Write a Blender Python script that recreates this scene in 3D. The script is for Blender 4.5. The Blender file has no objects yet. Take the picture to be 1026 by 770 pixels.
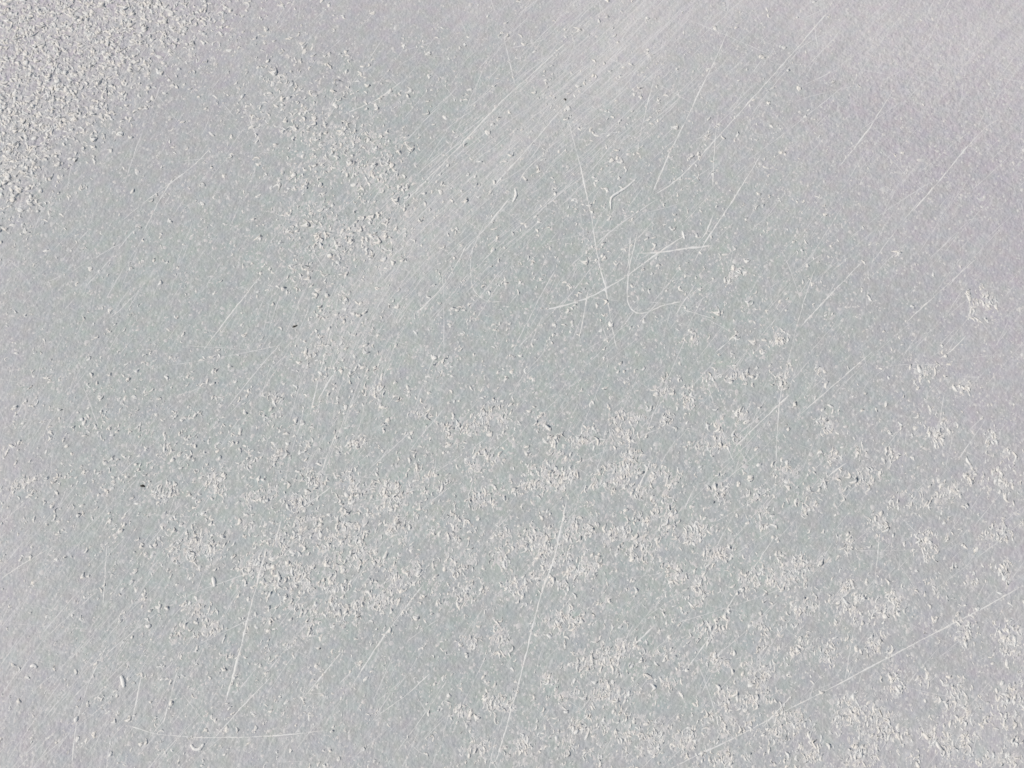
import bpy, bmesh, math
import numpy as np
from mathutils import Matrix, Vector

# ------------------------------------------------------------------ camera, sky, sun, exposure
scene = bpy.context.scene
W, H = 1026.0, 770.0
CAM_H, PITCH, HFOV = 1.60, math.radians(70), math.radians(54)
cam_d = bpy.data.cameras.new('camera'); cam_d.sensor_width = 36; cam_d.lens = 18 / math.tan(HFOV / 2)
cam_d.clip_start = 0.02; cam_d.clip_end = 2000
cam = bpy.data.objects.new('camera', cam_d); scene.collection.objects.link(cam)
cam.location = (0, 0, CAM_H); cam.rotation_euler = (math.pi / 2 - PITCH, 0, 0)
scene.camera = cam

SUN_EL, SUN_AZ = math.radians(50), math.radians(258)      # azimuth clockwise from +Y: from the left, a little behind the viewer
world = bpy.data.worlds.new('World'); scene.world = world; world.use_nodes = True
nt = world.node_tree
sky = nt.nodes.new('ShaderNodeTexSky'); sky.sky_type = 'NISHITA'; sky.sun_disc = False
sky.sun_elevation = SUN_EL; sky.sun_rotation = SUN_AZ
bg = nt.nodes['Background']; bg.inputs['Strength'].default_value = 0.07
nt.links.new(sky.outputs[0], bg.inputs[0])
sun_d = bpy.data.lights.new('sun', 'SUN'); sun_d.energy = 3.2; sun_d.angle = math.radians(0.53); sun_d.color = (1.0, 0.94, 0.85)
sun = bpy.data.objects.new('sun', sun_d); scene.collection.objects.link(sun)
sdir = Vector((math.cos(SUN_EL) * math.sin(SUN_AZ), math.cos(SUN_EL) * math.cos(SUN_AZ), math.sin(SUN_EL)))
sun.rotation_euler = sdir.to_track_quat('Z', 'Y').to_euler(); sun.location = sdir * 10
vs = scene.view_settings
vs.view_transform = 'Standard'; vs.look = 'None'; vs.exposure = -0.02; scene.cycles.pixel_filter_type = 'BLACKMAN_HARRIS'; scene.cycles.filter_width = 1.6; vs.gamma = 1; vs.use_curve_mapping = False

rng = np.random.default_rng(11)
# ------------------------------------------------------------------ where a spot of the plan lies on the ice (metres)
TX = math.tan(HFOV / 2)
def ground_xy(u, v):
    u = np.asarray(u, float); v = np.asarray(v, float)
    cx = (u - W / 2) / (W / 2) * TX; cy = (H / 2 - v) / (W / 2) * TX
    # camera axes: right X, up (0, sinP, cosP), forward (0, cosP, -sinP)
    s, c = math.sin(PITCH), math.cos(PITCH)
    dy = cy * s + c; dz = cy * c - s
    t = -CAM_H / dz
    return cx * t, dy * t
MM = 0.00181                                              # one plan unit near the middle, in metres

_tab = np.random.default_rng(5); PERM = _tab.permutation(4096); RND = _tab.random(4096)
def value_noise(x, y, seed):
    xi = np.floor(x).astype(np.int64); yi = np.floor(y).astype(np.int64)
    fx = x - xi; fy = y - yi
    fx = fx * fx * (3 - 2 * fx); fy = fy * fy * (3 - 2 * fy)
    def h(a, b):
        return RND[PERM[(PERM[(a + seed * 131) & 4095] + b) & 4095]]
    return (h(xi, yi) * (1 - fx) + h(xi + 1, yi) * fx) * (1 - fy) + (h(xi, yi + 1) * (1 - fx) + h(xi + 1, yi + 1) * fx) * fy
def fbm(x, y, seed, octaves=3):
    s = 0; a = 0.5; tot = 0
    for k in range(octaves):
        s = s + a * value_noise(x * 2 ** k, y * 2 ** k, seed + k * 17); tot += a; a *= 0.5
    return s / tot
def ice_z(x, y):                                          # gentle unevenness of the frozen sheet
    f = np.exp(-(x * x + (y - 0.6) ** 2) / 18.0)
    return f * (0.0050 * (fbm(x * 4.0, y * 4.0, 3, 2) - 0.5) + 0.0016 * (fbm(x * 16, y * 16, 5, 2) - 0.5))
def ell(u, v, cu, cv, ru, rv, rot=0.0, p=2.0):
    c, s = math.cos(rot), math.sin(rot); du, dv = u - cu, v - cv
    a = (du * c + dv * s) / ru; b = (-du * s + dv * c) / rv
    return np.exp(-np.power(a * a + b * b, p / 2 * 1.0))
def sstep(a, b, x):
    t = np.clip((x - a) / (b - a), 0, 1); return t * t * (3 - 2 * t)

# where the surface is crusted: four kinds of crust, densities per plan unit squared
def crust_upper_left(u, v):                               # rough crust in the far left corner
    e = 200 - 1.00 * u - v * 0.98 + 60 * (fbm(u / 55, v / 55, 21) - 0.5)
    return sstep(-95, 75, e)
def crust_patch(u, v):                                    # grainy patch left of the middle
    n = fbm(u / 40, v / 40, 31)
    m = np.maximum(1.2 * ell(u, v, 345, 200, 55, 90, 0.15, 3), 0.55 * ell(u, v, 312, 118, 50, 55))
    m = np.maximum(m, 0.5 * ell(u, v, 330, 300, 45, 75))
    return m * sstep(0.15, 0.6, n)
def crust_clumps(u, v):                                   # patchy frost over the near right half
    big = sstep(400, 520, v - 0.10 * (u - 600)) * sstep(390, 640, u + 0.30 * (v - 500))
    big = np.maximum(big, 1.15 * ell(u, v, 600, 520, 150, 60))
    big = np.maximum(big, 0.95 * ell(u, v, 440, 480, 150, 60))
    big = np.maximum(big, 1.05 * ell(u, v, 265, 555, 110, 60, -0.25))
    big = np.maximum(big, 0.75 * ell(u, v, 390, 570, 120, 60))
    big = np.maximum(big, 0.55 * sstep(560, 700, u) * sstep(330, 430, v))
    big = np.maximum(big, 0.85 * ell(u, v, 520, 720, 60, 50))
    big = big * (1 - 0.8 * ell(u, v, 370, 690, 110, 70))
    uu, vv = u + 0.25 * v, v - 0.1 * u
    n = 0.60 * fbm(uu / 24, vv / 26, 41, 2) + 0.40 * fbm(u / 9, v / 13, 47, 2)
    n = n + 0.06 * sstep(600, 760, v) * sstep(650, 900, u)
    return np.clip(big, 0, 1.1) * sstep(0.47, 0.70, n)
CLUMPS = np.array([[float(k) for k in c.split(',')] for c in '''
445,367,8,8 375,390,8,10 495,417,14,10 475,427,10,8 545,424,10,8 422,420,8,8 452,430,10,8 359,447,10,8 575,444,28,10 635,420,18,9 625,437,12,8 668,417,10,8 668,387,8,8 489,457,12,8 475,467,10,8 425,474,15,10 445,490,14,9 392,494,20,14 549,480,25,14 625,470,20,20 652,487,20,16 492,497,14,9 602,487,12,12 349,487,12,9
352,527,16,12 399,534,18,12 362,557,18,12 409,577,18,12 379,600,22,12 349,617,12,8 452,530,18,10 459,564,15,10 459,597,30,10 502,537,10,14 502,560,10,10 542,544,20,16 582,530,18,12 582,564,22,14 542,571,14,10 519,587,16,8 569,581,22,8 619,534,18,16 642,547,16,14 662,524,20,16 675,574,10,10 569,620,22,12 615,604,9,6 502,640,8,12 472,647,8,8 555,680,10,12 569,697,10,10 585,667,12,8 615,657,22,14 662,670,20,16 499,707,12,12 479,750,12,10 525,750,16,12 582,734,20,20 619,727,16,14 649,740,20,14 609,694,20,10 465,714,10,8
764,581,24,10 790,584,12,10 717,554,14,12 697,534,14,12 700,590,10,12 804,564,16,7 821,566,8,8 847,541,7,12 931,547,12,12 807,609,12,10 851,601,12,20 889,607,16,10 936,591,6,10 979,584,8,8 1004,571,8,8 714,629,14,8 764,624,10,7 794,644,18,16 714,664,10,8 764,674,14,20 831,654,12,10 874,647,14,8 967,631,8,14 894,677,8,16 924,677,7,10 724,711,20,16 757,697,14,14 744,727,22,10 787,727,18,14 851,714,14,14 877,727,16,20 957,694,14,10 974,714,18,14 961,741,22,16 1010,704,14,20 924,744,18,14 864,754,16,12 1012,647,12,20 1004,534,16,8 884,527,8,10 767,520,10,8 690,748,18,14 735,758,18,10 810,757,16,10 1006,757,18,12
717,380,8,7 741,379,10,10 781,340,8,7 754,304,8,7 734,277,8,7 697,339,8,6 757,354,7,6 784,377,8,10 821,374,7,7 926,374,10,8 984,304,10,10 967,390,7,7 714,420,8,8 742,417,10,8 721,444,16,7 827,427,10,8 837,460,6,8 857,454,8,6 867,477,12,8 831,484,10,8 761,490,14,10 724,490,10,12 787,474,12,8 947,494,16,10 941,430,10,14 997,444,8,8 1004,487,12,10 984,474,14,8 807,504,14,10 906,505,12,9 894,457,7,7 1012,457,8,8 687,400,8,8
243,526,12,7 200,547,16,14 180,554,10,8 253,567,12,7 273,564,10,10 300,574,16,12 320,597,18,14 310,631,9,8 283,647,12,5 307,527,10,8 333,547,14,16 170,524,6,7 290,545,14,10 273,587,9,8 213,627,10,14 203,611,8,7 180,647,7,16 307,604,14,10 257,500,12,8 217,490,8,10 277,460,8,7 317,480,8,8 297,504,10,8 277,400,6,6 313,357,7,7 167,450,7,6 23,490,10,7 163,494,8,7 345,575,16,12
'''.split()])
SPREAD = 1.02
def clump_mask(u, v):                                     # each clump: centre and half-widths
    m = np.zeros_like(np.asarray(u, float))
    for cu, cv, ru, rv in CLUMPS:
        k = np.abs(u - cu) < 3 * ru
        m[k] = np.maximum(m[k], ell(u[k], v[k], cu, cv, ru * SPREAD, rv * SPREAD, -0.25))
    return m * sstep(0.30, 0.56, fbm((u + 0.7 * v) / 9, (v - 0.6 * u) / 10, 47, 2))
def outside(u, v): return ((u < -5) | (u > W + 5) | (v < -5) | (v > H + 5)).astype(float)
def crust_left(u, v):                                     # scattered grains on the left
    m = ell(u, v, 190, 470, 190, 95, 0.3, 3) * 0.5 + 0.35 * ell(u, v, 250, 640, 150, 110)
    m = m + 0.40 * ell(u, v, 380, 500, 170, 110) + 0.10 * sstep(900, 560, u - 0.6 * v) + 0.45 * ell(u, v, 240, 60, 70, 80) + 0.35 * ell(u, v, 30, 500, 80, 50) + 0.25 * ell(u, v, 640, 130, 150, 90) + 0.2 * ell(u, v, 520, 300, 200, 120)
    return m * sstep(0.33, 0.62, fbm((u + 0.5 * v) / 13, (v - 0.4 * u) / 13, 53))
def frost_film(u, v):                                     # thin white bloom rubbed into the ice
    n = fbm(u / 150, v / 110, 61)
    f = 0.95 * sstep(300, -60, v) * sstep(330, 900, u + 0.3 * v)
    d = (u - (690 - 1.30 * v + 0.00075 * v * v)) / (38 + 0.07 * (300 - v))    # rubbed swath from top right to left of middle
    f = f + 0.50 * np.exp(-d * d) * sstep(420, 230, v)
    f = f + 0.30 * sstep(120, -30, u) * sstep(120, 300, v) + 0.15 * crust_upper_left(u, v)
    f = f + 0.22 * clump_mask(u, v) + 0.5 * outside(u, v) * crust_clumps(u, v) 
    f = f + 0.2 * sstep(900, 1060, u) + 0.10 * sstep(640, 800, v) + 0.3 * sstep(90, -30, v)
    bd = (v - (40 + 0.52 * (u - 720))) / 34                # darker, clearer band across the far right
    f = f * (1 - 0.65 * np.exp(-bd * bd) * sstep(690, 800, u))
    return np.clip(f * (0.6 + 0.8 * n), 0, 1)
def vignette_tint(u, v):                                          # camera vignette painted into the ice colour: pinker outwards, grey-green in the middle
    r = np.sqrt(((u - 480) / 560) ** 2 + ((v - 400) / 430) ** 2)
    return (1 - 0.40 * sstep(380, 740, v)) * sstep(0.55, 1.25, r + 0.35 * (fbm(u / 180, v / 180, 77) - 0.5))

# ------------------------------------------------------------------ materials
def new_mat(name):
    m = bpy.data.materials.new(name); m.use_nodes = True
    return m, m.node_tree, m.node_tree.nodes['Principled BSDF']
def node(t, kind, **kw):
    n = t.nodes.new(kind)
    for k, v in kw.items():
        if hasattr(n, k): setattr(n, k, v)
        else: n.inputs[k].default_value = v
    return n
def mixc(t, fac, a, b, blend='MIX'):
    n = t.nodes.new('ShaderNodeMix'); n.data_type = 'RGBA'; n.blend_type = blend
    for sock, val in ((n.inputs[0], fac), (n.inputs[6], a), (n.inputs[7], b)):
        if isinstance(val, bpy.types.NodeSocket): t.links.new(val, sock)
        elif isinstance(val, (int, float)): sock.default_value = val
        else: sock.default_value = (*val, 1)
    return n.outputs[2]
def mathn(t, op, a, b=None):
    n = t.nodes.new('ShaderNodeMath'); n.operation = op
    for i, val in enumerate((a, b)):
        if val is None: continue
        if isinstance(val, bpy.types.NodeSocket): t.links.new(val, n.inputs[i])
        else: n.inputs[i].default_value = val
    return n.outputs[0]
def ramp(t, sock, lo, hi):
    n = t.nodes.new('ShaderNodeMapRange'); n.inputs[1].default_value = lo; n.inputs[2].default_value = hi
    t.links.new(sock, n.inputs[0]); return n.outputs[0]

def make_ice():
    m, t, b = new_mat('ice')
    geo = t.nodes.new('ShaderNodeNewGeometry'); pos = geo.outputs['Position']
    def noise(scale, detail=2, rough=0.5, rot=None, stretch=None):
        n = node(t, 'ShaderNodeTexNoise', Scale=scale, Detail=detail, Roughness=rough)
        if rot is not None:
            mp = t.nodes.new('ShaderNodeMapping'); mp.vector_type = 'TEXTURE'; mp.inputs['Rotation'].default_value = (0, 0, rot)
            mp.inputs['Scale'].default_value = stretch; t.links.new(pos, mp.inputs[0]); t.links.new(mp.outputs[0], n.inputs['Vector'])
        else: t.links.new(pos, n.inputs['Vector'])
        return n
    at = node(t, 'ShaderNodeAttribute', attribute_name='frost'); frost = at.outputs['Fac']
    al = node(t, 'ShaderNodeAttribute', attribute_name='vignette_tint'); vig = al.outputs['Fac']
    ar = node(t, 'ShaderNodeAttribute', attribute_name='rough_crust'); rc = ar.outputs['Fac']
    streak = noise(130, 2, 0.6, math.radians(47), (28, 1, 1)); broad = noise(34, 3, 0.6, math.radians(50), (9, 1, 1))
    fine = noise(210, 1, 0.5); mid = noise(90, 2, 0.5); spk = noise(170, 1, 0.5, math.radians(68), (1.9, 1, 1))
    col = mixc(t, vig, (0.462, 0.488, 0.474), (0.515, 0.492, 0.513))  # grey-green ice blended to the painted vignette colour
    f2 = mathn(t, 'MULTIPLY', frost, mathn(t, 'ADD', mathn(t, 'MULTIPLY', ramp(t, streak.outputs['Fac'], 0.3, 0.7), 0.5), mathn(t, 'MULTIPLY', ramp(t, broad.outputs['Fac'], 0.25, 0.75), 0.6)))
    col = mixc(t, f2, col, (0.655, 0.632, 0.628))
    sp = ramp(t, spk.outputs['Fac'], 0.52, 0.72)
    col = mixc(t, mathn(t, 'MULTIPLY', sp, 0.30), col, (0.80, 0.79, 0.78))
    sl = mathn(t, 'MULTIPLY', ramp(t, streak.outputs['Fac'], 0.55, 0.8), 0.28); col = mixc(t, sl, col, (0.74, 0.735, 0.73))
    hue = noise(42, 1)
    col = mixc(t, 0.06, col, hue.outputs['Color'], 'OVERLAY')
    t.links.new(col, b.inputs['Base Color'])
    b.inputs['Roughness'].default_value = 0.55; b.inputs['Specular IOR Level'].default_value = 0.25; b.inputs['IOR'].default_value = 1.31
    cr = noise(95, 2, 0.55)
    h = mathn(t, 'ADD', mathn(t, 'MULTIPLY', fine.outputs['Fac'], 0.0011), mathn(t, 'MULTIPLY', mid.outputs['Fac'], 0.0011))
    h = mathn(t, 'ADD', h, mathn(t, 'MULTIPLY', streak.outputs['Fac'], 0.0005))
    h = mathn(t, 'ADD', h, mathn(t, 'MULTIPLY', mathn(t, 'MULTIPLY', cr.outputs['Fac'], rc), 0.006))
    bp = node(t, 'ShaderNodeBump', Strength=1.0, Distance=1.0); t.links.new(h, bp.inputs['Height'])
    t.links.new(bp.outputs[0], b.inputs['Normal'])
    return m
def make_frost(name, base, warm, k):
    m, t, b = new_mat(name)
    geo = t.nodes.new('ShaderNodeNewGeometry')
    n = node(t, 'ShaderNodeTexNoise', Scale=70.0, Detail=2.0); t.links.new(geo.outputs['Position'], n.inputs['Vector'])
    n2 = node(t, 'ShaderNodeTexNoise', Scale=500.0, Detail=1.0); t.links.new(geo.outputs['Position'], n2.inputs['Vector'])
    col = mixc(t, ramp(t, n.outputs['Fac'], 0.35, 0.65), base, warm)
    t.links.new(col, b.inputs['Base Color'])
    b.inputs['Roughness'].default_value = 0.6; b.inputs['Specular IOR Level'].default_value = 0.2
    bp = node(t, 'ShaderNodeBump', Strength=0.7, Distance=k); t.links.new(n2.outputs['Fac'], bp.inputs['Height'])
    t.links.new(bp.outputs[0], b.inputs['Normal'])
    return m
M_ICE = make_ice()
M_GRAIN = make_frost('frost', (0.735, 0.735, 0.715), (0.775, 0.74, 0.685), 0.0006)
M_SPECK = make_frost('thin_frost', (0.63, 0.63, 0.62), (0.67, 0.645, 0.625), 0.0004)
M_HAIR = make_frost('rubbed_ice', (0.72, 0.72, 0.71), (0.76, 0.745, 0.73), 0.0003)
M_SCR = make_frost('scratch_powder', (0.80, 0.80, 0.78), (0.82, 0.80, 0.76), 0.0003)
M_DARK, _t, _b = new_mat('dark_grit'); _b.inputs['Roughness'].default_value = 0.8
_n = node(_t, 'ShaderNodeTexNoise', Scale=400.0); _c = mixc(_t, _n.outputs['Fac'], (0.02, 0.02, 0.02), (0.07, 0.06, 0.05)); _t.links.new(_c, _b.inputs['Base Color'])

def mesh_from(name, verts, faces_idx, nper, mat, smooth=True):
    me = bpy.data.meshes.new(name)
    nf = len(faces_idx); me.vertices.add(len(verts)); me.vertices.foreach_set('co', np.ascontiguousarray(verts, np.float32).ravel())
    me.loops.add(nf * nper); me.loops.foreach_set('vertex_index', np.ascontiguousarray(faces_idx, np.int32).ravel())
    me.polygons.add(nf); me.polygons.foreach_set('loop_start', np.arange(nf, dtype=np.int32) * nper)
    me.polygons.foreach_set('use_smooth', np.full(nf, smooth))
    me.update(calc_edges=True); me.materials.append(mat)
    return me
def link(name, me, parent=None, kind=None, label=None, category=None, group=None):
    o = bpy.data.objects.new(name, me); scene.collection.objects.link(o)
    if parent: o.parent = parent
    for k, v in (('kind', kind), ('label', label), ('category', category), ('group', group)):
        if v: o[k] = v
    return o

# ------------------------------------------------------------------ the ice: one sheet, fine near the viewer, out to the horizon
def axis(lo, hi, step, far):
    core = np.arange(lo, hi + 1e-6, step); out = []
    d = step; x = core[-1]
    while x < far: d *= 1.35; x += d; out.append(x)
    inn = []; d = step; x = core[0]
    while x > -far: d *= 1.35; x -= d; inn.append(x)
    return np.concatenate([inn[::-1], core, out])
gx = axis(-1.5, 1.5, 0.0085, 700.0); gy = axis(-0.45, 2.1, 0.0085, 700.0)
GX, GY = np.meshgrid(gx, gy); X = GX.ravel(); Y = GY.ravel()
Z = ice_z(X, Y)
def plan_uv(x, y):                                        # inverse of ground_xy, valid ahead of the viewer
    s, c = math.sin(PITCH), math.cos(PITCH)
    depth = np.maximum(y * c + CAM_H * s, 0.2); up = y * s - CAM_H * c
    return W / 2 + (x / depth) / TX * W / 2, H / 2 - (up / depth) / TX * W / 2
U, V = plan_uv(X, Y); U = np.clip(U, -700, 1700); V = np.clip(V, -500, 1300)
nx, ny = len(gx), len(gy)
idx = np.arange(nx * ny).reshape(ny, nx)
quads = np.stack([idx[:-1, :-1], idx[:-1, 1:], idx[1:, 1:], idx[1:, :-1]], -1).reshape(-1, 4)
me = mesh_from('ice_surface', np.stack([X, Y, Z], -1), quads, 4, M_ICE)
for nm, fn in (('frost', frost_film), ('vignette_tint', vignette_tint)):
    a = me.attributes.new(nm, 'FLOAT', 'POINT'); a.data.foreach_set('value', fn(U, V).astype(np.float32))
rcv = np.clip(0.9 * crust_upper_left(U, V) + 0.35 * crust_patch(U, V) + 0.42 * ell(U, V, 930, 110, 170, 130, 0.4), 0, 1)
a = me.attributes.new('rough_crust', 'FLOAT', 'POINT'); a.data.foreach_set('value', rcv.astype(np.float32))
ice = link('ice_surface', me, kind='structure', label='pale grey scratched ice surface with patches of white frost', category='ice')

# ------------------------------------------------------------------ grains of frost frozen to the ice
def dome(n, rings):
    vs_ = []; fs = []
    for r in range(rings):
        a = (r / rings) * math.pi / 2
        for k in range(n):
            th = 2 * math.pi * (k + 0.5 * (r % 2)) / n
            vs_.append((math.cos(a) * math.cos(th), math.cos(a) * math.sin(th), math.sin(a)))
    vs_.append((0, 0, 1)); top = len(vs_) - 1
    for r in range(rings - 1):
        for k in range(n):
            a0, a1 = r * n + k, r * n + (k + 1) % n; b0, b1 = a0 + n, r * n + n + (k + 1) % n
            fs += [(a0, a1, b0), (a1, b1, b0)]
    for k in range(n): fs.append(((rings - 1) * n + k, (rings - 1) * n + (k + 1) % n, top))
    return np.array(vs_), np.array(fs)
D8, F8 = dome(8, 3); D5, F5 = dome(5, 1)
def grain_shapes(T, L, Wd, Hh, ang, bend, jit):
    """local grain coordinates (N, verts, 3): a bent, lumpy, elongated dome"""
    N = len(L); P = np.repeat(T[None], N, 0).copy()
    P += rng.normal(0, jit, P.shape) * np.array([1, 1, 0.7])
    x = P[..., 0] * L[:, None]; y = P[..., 1] * Wd[:, None]; z = P[..., 2] * Hh[:, None]
    y = y + bend[:, None] * (P[..., 0] ** 2 - 0.4) * L[:, None]
    pinch = 1 + 0.35 * np.sin(P[..., 0] * 3 + ang[:, None] * 7)
    z = z * pinch
    c, s = np.cos(ang)[:, None], np.sin(ang)[:, None]
    return np.stack([x * c - y * s, x * s + y * c, z - 0.12 * Hh[:, None]], -1)
def build_stuff(name, T, F, u, v, L, Wd, Hh, ang, bend, jit, mat, label):
    x, y = ground_xy(u, v); P = grain_shapes(T, L, Wd, Hh, ang, bend, jit)
    P[..., 0] += x[:, None]; P[..., 1] += y[:, None]; P[..., 2] += ice_z(x, y)[:, None]
    nv = len(T); idx = (F[None] + (np.arange(len(x)) * nv)[:, None, None]).reshape(-1, 3)
    o = link(name, mesh_from(name, P.reshape(-1, 3), idx, 3, mat), parent=ice, kind='stuff'); o['label'] = label
    return o
def scatter(fn, box, rate):
    u0, v0, u1, v1 = box; n = rng.poisson((u1 - u0) * (v1 - v0) * rate)
    u = rng.uniform(u0, u1, n); v = rng.uniform(v0, v1, n)
    k = rng.random(n) < fn(u, v); return u[k], v[k]
def local_mm(u, v):                                       # metres per plan unit at that spot
    x0, y0 = ground_xy(u - .5, v); x1, y1 = ground_xy(u + .5, v); return np.hypot(x1 - x0, y1 - y0)
BOX = (-260, -180, 1290, 950)
pool = []   # u v L W H ang bend
def add(u, v, Lpx, asp, hgt, ang, angs, bend):
    n = len(u); mm = local_mm(u, v)
    L = np.minimum(Lpx * np.exp(rng.normal(-0.05, 0.36, n)), 1.65 * Lpx); Wd = np.minimum(L / (asp * rng.uniform(0.6, 1.5, n)), 0.85 * L)
    pool.append(np.stack([u, v, L / 2 * mm, Wd / 2 * mm, Wd / 2 * mm * hgt * rng.uniform(0.7, 1.3, n),
                          ang + rng.normal(0, angs, n), rng.normal(0, bend, n)], -1))
u, v = scatter(crust_upper_left, BOX, 1 / 13); add(u, v, 5.0, 2.1, 0.55, math.radians(-40), 0.7, 0.5)
u, v = scatter(crust_patch, BOX, 1 / 16); add(u, v, 4.7, 2.2, 0.55, math.radians(70), 0.9, 0.6)
u, v = scatter(crust_left, BOX, 1 / 20); add(u, v, 4.3, 2.2, 0.40, math.radians(60), 0.9, 0.5)
u, v = scatter(lambda u, v: outside(u, v) * crust_clumps(u, v), BOX, 1 / 9); add(u, v, 5.2, 2.7, 0.45, math.radians(80), 0.5, 0.5)
u, v = scatter(lambda u, v: 0.06 * crust_clumps(u, v), (0, 0, W, H), 1 / 9); add(u, v, 4.6, 2.5, 0.4, math.radians(80), 0.6, 0.5)
loose = len(pool); u, v = scatter(clump_mask, (0, 0, W, H), 1 / 7.5); add(u, v, 4.6, 2.8, 0.40, math.radians(80), 0.5, 0.5)
uw, vw = scatter(clump_mask, (0, 0, W, H), 1 / 24.0); add(uw, vw, 6.6, 3.8, 0.50, math.radians(78), 0.55, 0.5); pool[loose:] = [np.concatenate(pool[loose:])]
C = pool.pop(loose)
u, v = scatter(lambda u, v: 0.95 * clump_mask(u, v) + 0.4 * crust_upper_left(u, v) + 0.6 * crust_patch(u, v) + 0.5 * outside(u, v) * crust_clumps(u, v), BOX, 1 / 6.0); add(u, v, 4.4, 2.4, 0.32, math.radians(80), 0.45, 0.5); THIN = pool.pop(loose)
G = np.concatenate(pool)
print('grains', len(G))
# the largest stand as grains of their own, sharing a few meshes; the rest are one mass
inview = (G[:, 0] > 4) & (G[:, 0] < W - 4) & (G[:, 1] > 4) & (G[:, 1] < H - 4)
area = G[:, 2] * G[:, 3] * inview; order = np.argsort(-area); big = order[:300]; rest = order[300:]
templates = []
DB, FB = dome(10, 4)
for k in range(14):
    P = grain_shapes(DB, np.array([1.0]), np.array([0.5]), np.array([0.42]), np.array([0.0]), np.array([rng.normal(0, 0.6)]), 0.16)[0]
    templates.append(mesh_from('frost_grain', P, FB, 3, M_GRAIN))
for k, i in enumerate(big):
    u, v, L, Wd, Hh, ang, bend = G[i]; x, y = ground_xy(u, v)
    o = link('frost_grain', templates[k % 14], parent=ice)
    o.location = (float(x), float(y), float(ice_z(x, y))); o.rotation_euler = (0, 0, ang)
    o.scale = (L, Wd * 2, 0.8 * Hh / 0.42)
# each clump of flakes is one piece
dist = ((C[:, None, 0] - CLUMPS[None, :, 0]) / CLUMPS[None, :, 2]) ** 2 + ((C[:, None, 1] - CLUMPS[None, :, 1]) / CLUMPS[None, :, 3]) ** 2
own = dist.argmin(1)
for k in range(len(CLUMPS)):
    q = C[own == k]
    if len(q) == 0: continue
    cx, cy = ground_xy(CLUMPS[k, 0], CLUMPS[k, 1]); x, y = ground_xy(q[:, 0], q[:, 1])
    P = grain_shapes(D8, q[:, 2], q[:, 3], q[:, 4], q[:, 5], q[:, 6], 0.13)
    P[..., 0] += (x - cx)[:, None]; P[..., 1] += (y - cy)[:, None]; P[..., 2] += ice_z(x, y)[:, None]
    ii = (F8[None] + (np.arange(len(q)) * len(D8))[:, None, None]).reshape(-1, 3)
    o = link('frost_clump', mesh_from('frost_clump', P.reshape(-1, 3), ii, 3, M_GRAIN), parent=ice); o.location = (float(cx), float(cy), 0)
R = G[rest]
build_stuff('frost_grains', D8, F8, R[:, 0], R[:, 1], R[:, 2], R[:, 3], R[:, 4], R[:, 5], R[:, 6], 0.13, M_GRAIN, 'small white grains of frost scattered in patches')
build_stuff('thin_flakes', D5, F5, *THIN.T, 0.12, M_SPECK, 'thin pale flakes of frost between the clumps')
# fine specks everywhere
u, v = scatter(lambda u, v: 0.35 + 0.65 * fbm(u / 60, v / 60, 91), BOX, 1 / 20)
n = len(u); mm = local_mm(u, v); L = np.exp(rng.normal(math.log(2.5), 0.35, n)) / 2 * mm
build_stuff('frost_specks', D5, F5, u, v, L, L / rng.uniform(1, 2.4, n), L * rng.uniform(0.2, 0.5, n), math.radians(60) + rng.normal(0, 0.8, n), rng.normal(0, 0.2, n), 0.12, M_SPECK, 'fine white frost specks over the ice')

# ------------------------------------------------------------------ scratches: ridges of white powder along each cut
def resample(pts, step):
    p = np.array(pts, float)
    if len(p) > 2:                                        # smooth curve through the points
        q = []; ext = np.vstack([2 * p[0] - p[1], p, 2 * p[-1] - p[-2]])
        for i in range(1, len(ext) - 2):
            for tt in np.linspace(0, 1, 12, endpoint=False):
                a, b, c, d = ext[i - 1:i + 3]
                q.append(0.5 * ((2 * b) + (c - a) * tt + (2 * a - 5 * b + 4 * c - d) * tt ** 2 + (3 * b - a - 3 * c + d) * tt ** 3))
        p = np.array(q + [p[-1]])
    seg = np.hypot(*np.diff(p, axis=0).T); s = np.concatenate([[0], np.cumsum(seg)])
    n = max(3, int(s[-1] / step)); ss = np.linspace(0, s[-1], n)
    return np.stack([np.interp(ss, s, p[:, 0]), np.interp(ss, s, p[:, 1])], -1), ss
def scratch_geom(pts, w, broken, step=3.0, hk=0.20):
    p, ss = resample(pts, step); n = len(p); sd = int(rng.integers(1, 99999))
    tan = np.gradient(p, axis=0); tan /= np.maximum(np.linalg.norm(tan, axis=1, keepdims=True), 1e-6)
    nor = np.stack([-tan[:, 1], tan[:, 0]], -1)
    p = p + nor * (0.55 * (fbm(ss / 16, ss * 0 + .5, sd) - 0.5) * 2 + rng.normal(0, 0.12, n))[:, None]
    m = fbm(ss / 26, ss * 0 + .3, sd + 5, 3)
    ww = w * (1 - broken + broken * np.clip((m - 0.30) * 3.2, 0.0, 1.5)) * rng.uniform(0.55, 1.45, n)
    endf = np.clip(np.minimum(ss, ss[-1] - ss) / max(6.0, 0.06 * ss[-1]), 0.12, 1)
    ww = np.maximum(ww * endf, 0.10)
    a, b = p - nor * ww[:, None] / 2, p + nor * ww[:, None] / 2
    ax, ay = ground_xy(a[:, 0], a[:, 1]); bx, by = ground_xy(b[:, 0], b[:, 1]); cx, cy = ground_xy(p[:, 0], p[:, 1])
    z = ice_z(cx, cy); hh = ww * MM * hk
    V3 = np.stack([np.stack([ax, ay, z - .0002], -1), np.stack([cx, cy, z + hh], -1), np.stack([bx, by, z - .0002], -1)], 1).reshape(-1, 3)
    i = np.arange(n - 1) * 3
    # v runs downwards on the plan, so the winding below faces up
    Q = np.concatenate([np.stack([i, i + 1, i + 4, i + 3], -1), np.stack([i + 1, i + 2, i + 5, i + 4], -1)])
    return V3, Q
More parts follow.
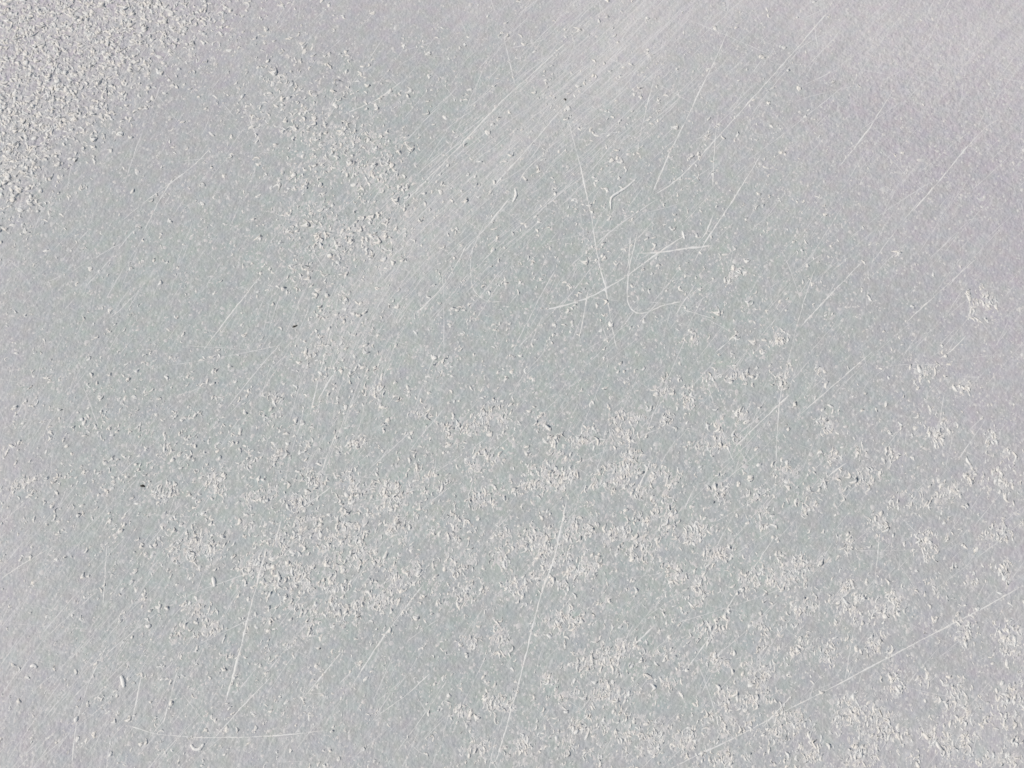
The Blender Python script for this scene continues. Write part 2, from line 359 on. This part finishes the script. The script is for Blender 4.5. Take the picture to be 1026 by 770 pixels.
def scratch(pts, w, broken=0.5, label=None, mat=None):
    V3, Q = scratch_geom(pts, w, broken)
    o = link('scratch', mesh_from('scratch', V3, Q, 4, mat or M_SCR), parent=ice)
    if label: o['label'] = label
    return o
named = [
 ([(545,311),(563,307),(585,300),(615,285),(640,268),(655,257),(674,244),(692,233)], 2.0, .35, 'bright bowed scratch rising right, above the middle of the ice'),
 ([(637,254),(655,253),(675,251),(690,249),(715,246)], 1.7, .4, 'short nearly level scratch crossing the end of the bowed scratch'),
 ([(639,232),(633,258),(630,275),(629,300),(634,311),(645,314),(665,306),(685,302)], 1.7, .35, 'hook-shaped scratch like a letter J'),
 ([(474,245),(472,265),(472,280),(476,293),(488,302),(505,303)], 1.4, .5, 'small L-shaped curved scratch left of the middle'),
 ([(468,245),(455,270),(440,292),(417,315)], 1.6, .45, 'slanting scratch beside the small L-shaped one'),
 ([(567,113),(580,160),(592,215),(599,257),(607,290),(614,330),(619,354)], 1.5, .45, 'long steep scratch leaning left at its top'),
 ([(590,288),(586,312),(580,340)], 1.5, .4, None),
 ([(652,198),(684,175),(744,110),(790,58),(834,7)], 1.7, .35, 'longest straight scratch rising to the far edge right of the middle'),
 ([(734,22),(707,80),(684,127),(668,160),(652,197)], 1.5, .5, None),
 ([(764,152),(735,200),(707,242),(694,266)], 1.5, .5, None),
 ([(897,87),(870,130),(841,167)], 1.2, .6, None),
 ([(1004,118),(982,133),(944,178),(914,213)], 1.4, .55, None),
 ([(719,113),(716,150),(714,187)], 1.2, .6, None),
 ([(866,260),(831,297),(801,329)], 1.5, .5, None),
 ([(981,257),(942,292),(907,324)], 1.3, .55, None),
 ([(969,335),(955,350),(941,360)], 1.3, .5, None),
 ([(877,350),(840,382),(802,415)], 1.5, .4, None),
 ([(792,395),(765,420),(736,449)], 1.9, .35, None),
 ([(817,267),(803,310),(791,357),(781,407),(776,500)], 1.3, .55, None),
 ([(881,534),(879,560),(876,582)], 1.4, .5, None),
 ([(577,464),(574,476),(571,488)], 2.0, .2, None),
 ([(569,496),(562,530),(554,564),(542,597),(525,664),(509,724),(494,772)], 2.1, .3, 'long bright steep scratch running to the near edge'),
 ([(653,460),(646,476),(638,494)], 2.0, .2, None),
 ([(1030,584),(984,610),(937,634),(877,666),(824,694),(784,714),(735,740),(684,764),(660,780)], 1.7, .4, 'long shallow scratch across the near right corner'),
 ([(794,696),(780,712),(764,729)], 1.9, .3, None),
 ([(781,531),(758,565),(734,601),(710,640),(684,677)], 1.3, .6, None),
 ([(425,584),(384,639),(365,668),(349,694)], 1.5, .5, None),
 ([(432,674),(405,698),(375,720)], 1.2, .6, None),
 ([(449,680),(425,716),(395,757)], 1.2, .6, None),
 ([(599,561),(585,581)], 1.6, .3, None),
 ([(656,627),(640,642),(632,648)], 1.4, .4, None),
 ([(283,517),(279,532),(275,547)], 1.9, .3, None),
 ([(268,552),(263,564),(255,595),(247,624),(240,654),(232,682),(225,707)], 2.0, .35, 'bright steep scratch through the frost on the near left'),
 ([(107,546),(105,580),(103,609)], 1.9, .25, 'short upright scratch standing alone on the near left'),
 ([(108,644),(98,665),(88,687),(77,724),(71,772)], 1.6, .5, None),
 ([(142,674),(137,700),(133,717)], 1.6, .4, None),
 ([(123,726),(140,731),(160,736),(200,739),(233,739),(280,737),(327,732)], 1.5, .4, 'long level bowed scratch along the near left edge'),
 ([(178,671),(170,700),(163,727)], 1.4, .55, None),
 ([(273,677),(243,708),(213,741)], 1.5, .5, None),
 ([(344,652),(322,678),(303,701)], 1.4, .5, None),
 ([(57,546),(28,562),(0,581)], 1.3, .6, None),
 ([(263,274),(233,312),(203,352)], 1.4, .6, None),
 ([(342,285),(334,320),(327,350),(318,385),(310,417)], 1.4, .5, None),
 ([(341,364),(328,385),(317,404)], 1.4, .5, None),
 ([(341,424),(330,450),(321,476)], 1.3, .55, None),
 ([(333,487),(315,500),(297,510)], 1.3, .55, None),
 ([(212,148),(196,164),(180,177),(150,199),(120,223)], 1.4, .55, None),
 ([(174,178),(158,205),(143,233)], 1.4, .5, None),
 ([(575,35),(540,68),(502,103),(450,158),(399,210)], 1.4, .45, None),
 ([(512,197),(490,225),(465,253)], 1.6, .4, None),
 ([(562,110),(530,148),(495,187)], 1.5, .45, None),
 ([(548,152),(530,168),(519,184)], 1.4, .4, None),
 ([(657,75),(647,112),(637,157)], 1.3, .55, None),
 ([(676,143),(664,170),(655,192)], 1.3, .5, None),
 ([(715,215),(708,232),(703,240)], 1.6, .3, None),
 ([(632,235),(630,262),(627,272)], 1.4, .3, None),
 ([(405,80),(378,100),(342,116)], 1.3, .55, None),
 ([(684,310),(700,315),(720,321)], 1.3, .5, None),
 ([(742,330),(728,344),(716,354)], 1.3, .5, None),
 ([(850,463),(836,472),(828,480)], 1.5, .4, None),
 ([(612,444),(600,440),(588,446)], 1.3, .4, None),
]
for pts, w, br, lab in named: scratch(pts, w * 1.02, min(0.65, br * 1.1), lab)

# fainter single scratches, most of them running from near left to far right
def hair(u, v, ln, ang, curve):
    a = ang; n = 5; out = []
    for k in range(n):
        s = (k / (n - 1) - 0.5) * ln
        out.append((u + s * math.cos(a) + curve * s * s * math.sin(a) / ln, v - s * math.sin(a) + curve * s * s * math.cos(a) / ln))
    return out
for k in range(150):
    u = rng.uniform(20, 1010); v = rng.uniform(15, 755)
    ang = math.radians(rng.choice([50, 44, 62, 75, 30, 105, 8], p=[.34, .26, .15, .12, .06, .05, .02]) + rng.normal(0, 6))
    scratch(hair(u, v, rng.uniform(30, 130), ang, rng.normal(0, 0.08)), rng.uniform(0.7, 1.15), 0.75, None, M_HAIR)
# hair-fine rubbing too dense to count
VV, QQ, off = [], [], 0
def add_hair(pts, w, br):
    global off
    V3, Q = scratch_geom(pts, w, br, 5.0, 0.2); VV.append(V3); QQ.append(Q + off); off += len(V3)
spine = np.array([(720, -50), (640, 28), (560, 100), (450, 200), (385, 270), (345, 340), (318, 420), (300, 500)], float)
sp, _s = resample(spine, 4.0)
for k in range(800):                                      # the rubbed swath
    i0 = int(rng.integers(0, len(sp) - 30)); ln = int(rng.integers(8, 45)); q = sp[i0:i0 + ln:4]
    if len(q) < 3: continue
    width = 50 - 12 * i0 / len(sp)
    if rng.random() < (i0 / len(sp)) ** 1.5: continue
    drift = rng.normal(0, 0.9); o = rng.normal(0, width); tn = q[-1] - q[0]; tn /= np.linalg.norm(tn); nr = np.array([-tn[1], tn[0]])
    add_hair([tuple(a + nr * (o + rng.normal(0, .6) + drift * j)) for j, a in enumerate(q)], rng.uniform(0.35, 0.8), 0.8)
for k in range(5200):
    u = rng.uniform(-250, 1280); v = rng.uniform(-170, 940)
    base = 53 - 8 * (u - 513) / 513 if rng.random() < 0.8 else rng.uniform(0, 180)
    add_hair(hair(u, v, rng.uniform(15, 30 + 190 * rng.random() ** 2), math.radians((base + 16 * (rng.random() < 0.25)) + rng.normal(0, 8)), rng.normal(0, 0.06)), rng.uniform(0.25, 0.72), 0.85)
for k in range(240):                                      # fine lines in the near left corner
    u = rng.uniform(-150, 190); v = rng.uniform(500, 850)
    add_hair(hair(u, v, rng.uniform(40, 130), math.radians(52 + rng.normal(0, 6)), 0.02), rng.uniform(0.45, 0.85), 0.7)
fs = link('fine_scratches', mesh_from('fine_scratches', np.concatenate(VV), np.concatenate(QQ), 4, M_HAIR), parent=ice, kind='stuff')
fs['label'] = 'hair-fine parallel scratches rubbed across the ice'

# ------------------------------------------------------------------ crumbs and grit lying on the ice
def lump(name, pts, r, mat, label, category, group=None):
    """an irregular crumb swept along a short bent path (plan units)"""
    p, ss = resample(pts, max(1.2, r * 0.6)) if len(pts) > 1 else (np.array(pts, float), None)
    nseg = len(p); x, y = ground_xy(p[:, 0], p[:, 1]); ns = 8; vs_ = []; fs_ = []
    cxm, cym = float(x.mean()), float(y.mean()); z0 = float(ice_z(np.array([cxm]), np.array([cym]))[0])
    tx, ty = np.gradient(x), np.gradient(y); l = np.hypot(tx, ty) + 1e-9; nxv, nyv = -ty / l, tx / l
    for i in range(nseg):
        f = i / max(1, nseg - 1); rr = r * MM * (0.35 + 0.65 * math.sin(math.pi * (0.08 + 0.84 * f))) * rng.uniform(0.75, 1.25)
        for k in range(ns):
            th = 2 * math.pi * k / ns; q = rr * rng.uniform(0.85, 1.15)
            vs_.append((x[i] - cxm + nxv[i] * q * math.cos(th), y[i] - cym + nyv[i] * q * math.cos(th), max(-0.0006, 0.15 * rr + 0.55 * q * math.sin(th))))
    for i in range(nseg - 1):
        for k in range(ns):
            a0, a1 = i * ns + k, i * ns + (k + 1) % ns; fs_ += [(a0, a1, a1 + ns), (a0, a1 + ns, a0 + ns)]
    c0 = len(vs_); vs_ += [(x[0] - cxm, y[0] - cym, .3 * r * MM), (x[-1] - cxm, y[-1] - cym, .3 * r * MM)]
    for k in range(ns):
        fs_ += [(c0, (k + 1) % ns, k), (c0 + 1, (nseg - 1) * ns + k, (nseg - 1) * ns + (k + 1) % ns)]
    me = mesh_from(name, np.array(vs_), np.array(fs_), 3, mat)
    bm = bmesh.new(); bm.from_mesh(me); bmesh.ops.recalc_face_normals(bm, faces=bm.faces); bm.to_mesh(me); bm.free()
    o = link(name, me, label=label, category=category, group=group); o.location = (cxm, cym, z0); return o
cg = 'larger crumbs lying on the ice'
for pts, r, lab in [
  ([(612,210),(612.5,199),(620,193),(628,188),(637,180)], 1.7, 'long branched white ice crumb above the J-shaped scratch'),
  ([(516,189),(517,196),(514,203)], 1.8, 'small forked white crumb left of the steep leaning scratch'),
  ([(121,677),(123,683),(124,689)], 2.4, 'upright white crumb with a dark shadow at the near left'),
  ([(191,746),(194,750.5),(199,751),(202,748.5),(204,745)], 2.0, 'small curved white crumb below the level bowed scratch'),
  ([(684,232),(685,236),(686,240)], 1.8, 'tiny white crumb at the end of the bowed scratch'),
  ([(213,578),(214,583),(215,588)], 2.2, 'narrow upright crumb in the frost at the near left'),
  ([(30,668),(34,667),(37,669)], 2.2, 'lone flat white crumb near the left edge'),
  ([(146,627),(149,628),(151,626)], 2.2, 'lone round crumb below the short upright scratch'),
  ([(611,322),(612,327),(614,324)], 2.4, 'white crumb on the lower end of the steep leaning scratch'),
  ([(75,724),(76,721),(78,718)], 2.0, 'crumb sitting on the broken scratch in the near left corner'),
]: lump('ice_crumb', pts, r * 0.8, M_SCR, lab, 'ice crumb', cg)
for pts, r, lab in [
  ([(140.5,487),(143,487),(145,487.6)], 1.7, 'tiny black grit speck alone on the left of the ice'),
  ([(293,328),(296,327),(298,326)], 1.6, 'tiny dark grit speck below the grainy frost patch'),
  ([(565,99),(566.5,99.5),(567,101)], 1.5, 'tiny brown grit speck at the top of the steep leaning scratch'),
]: lump('grit_speck', pts, r * 0.6, M_DARK, lab, 'grit')
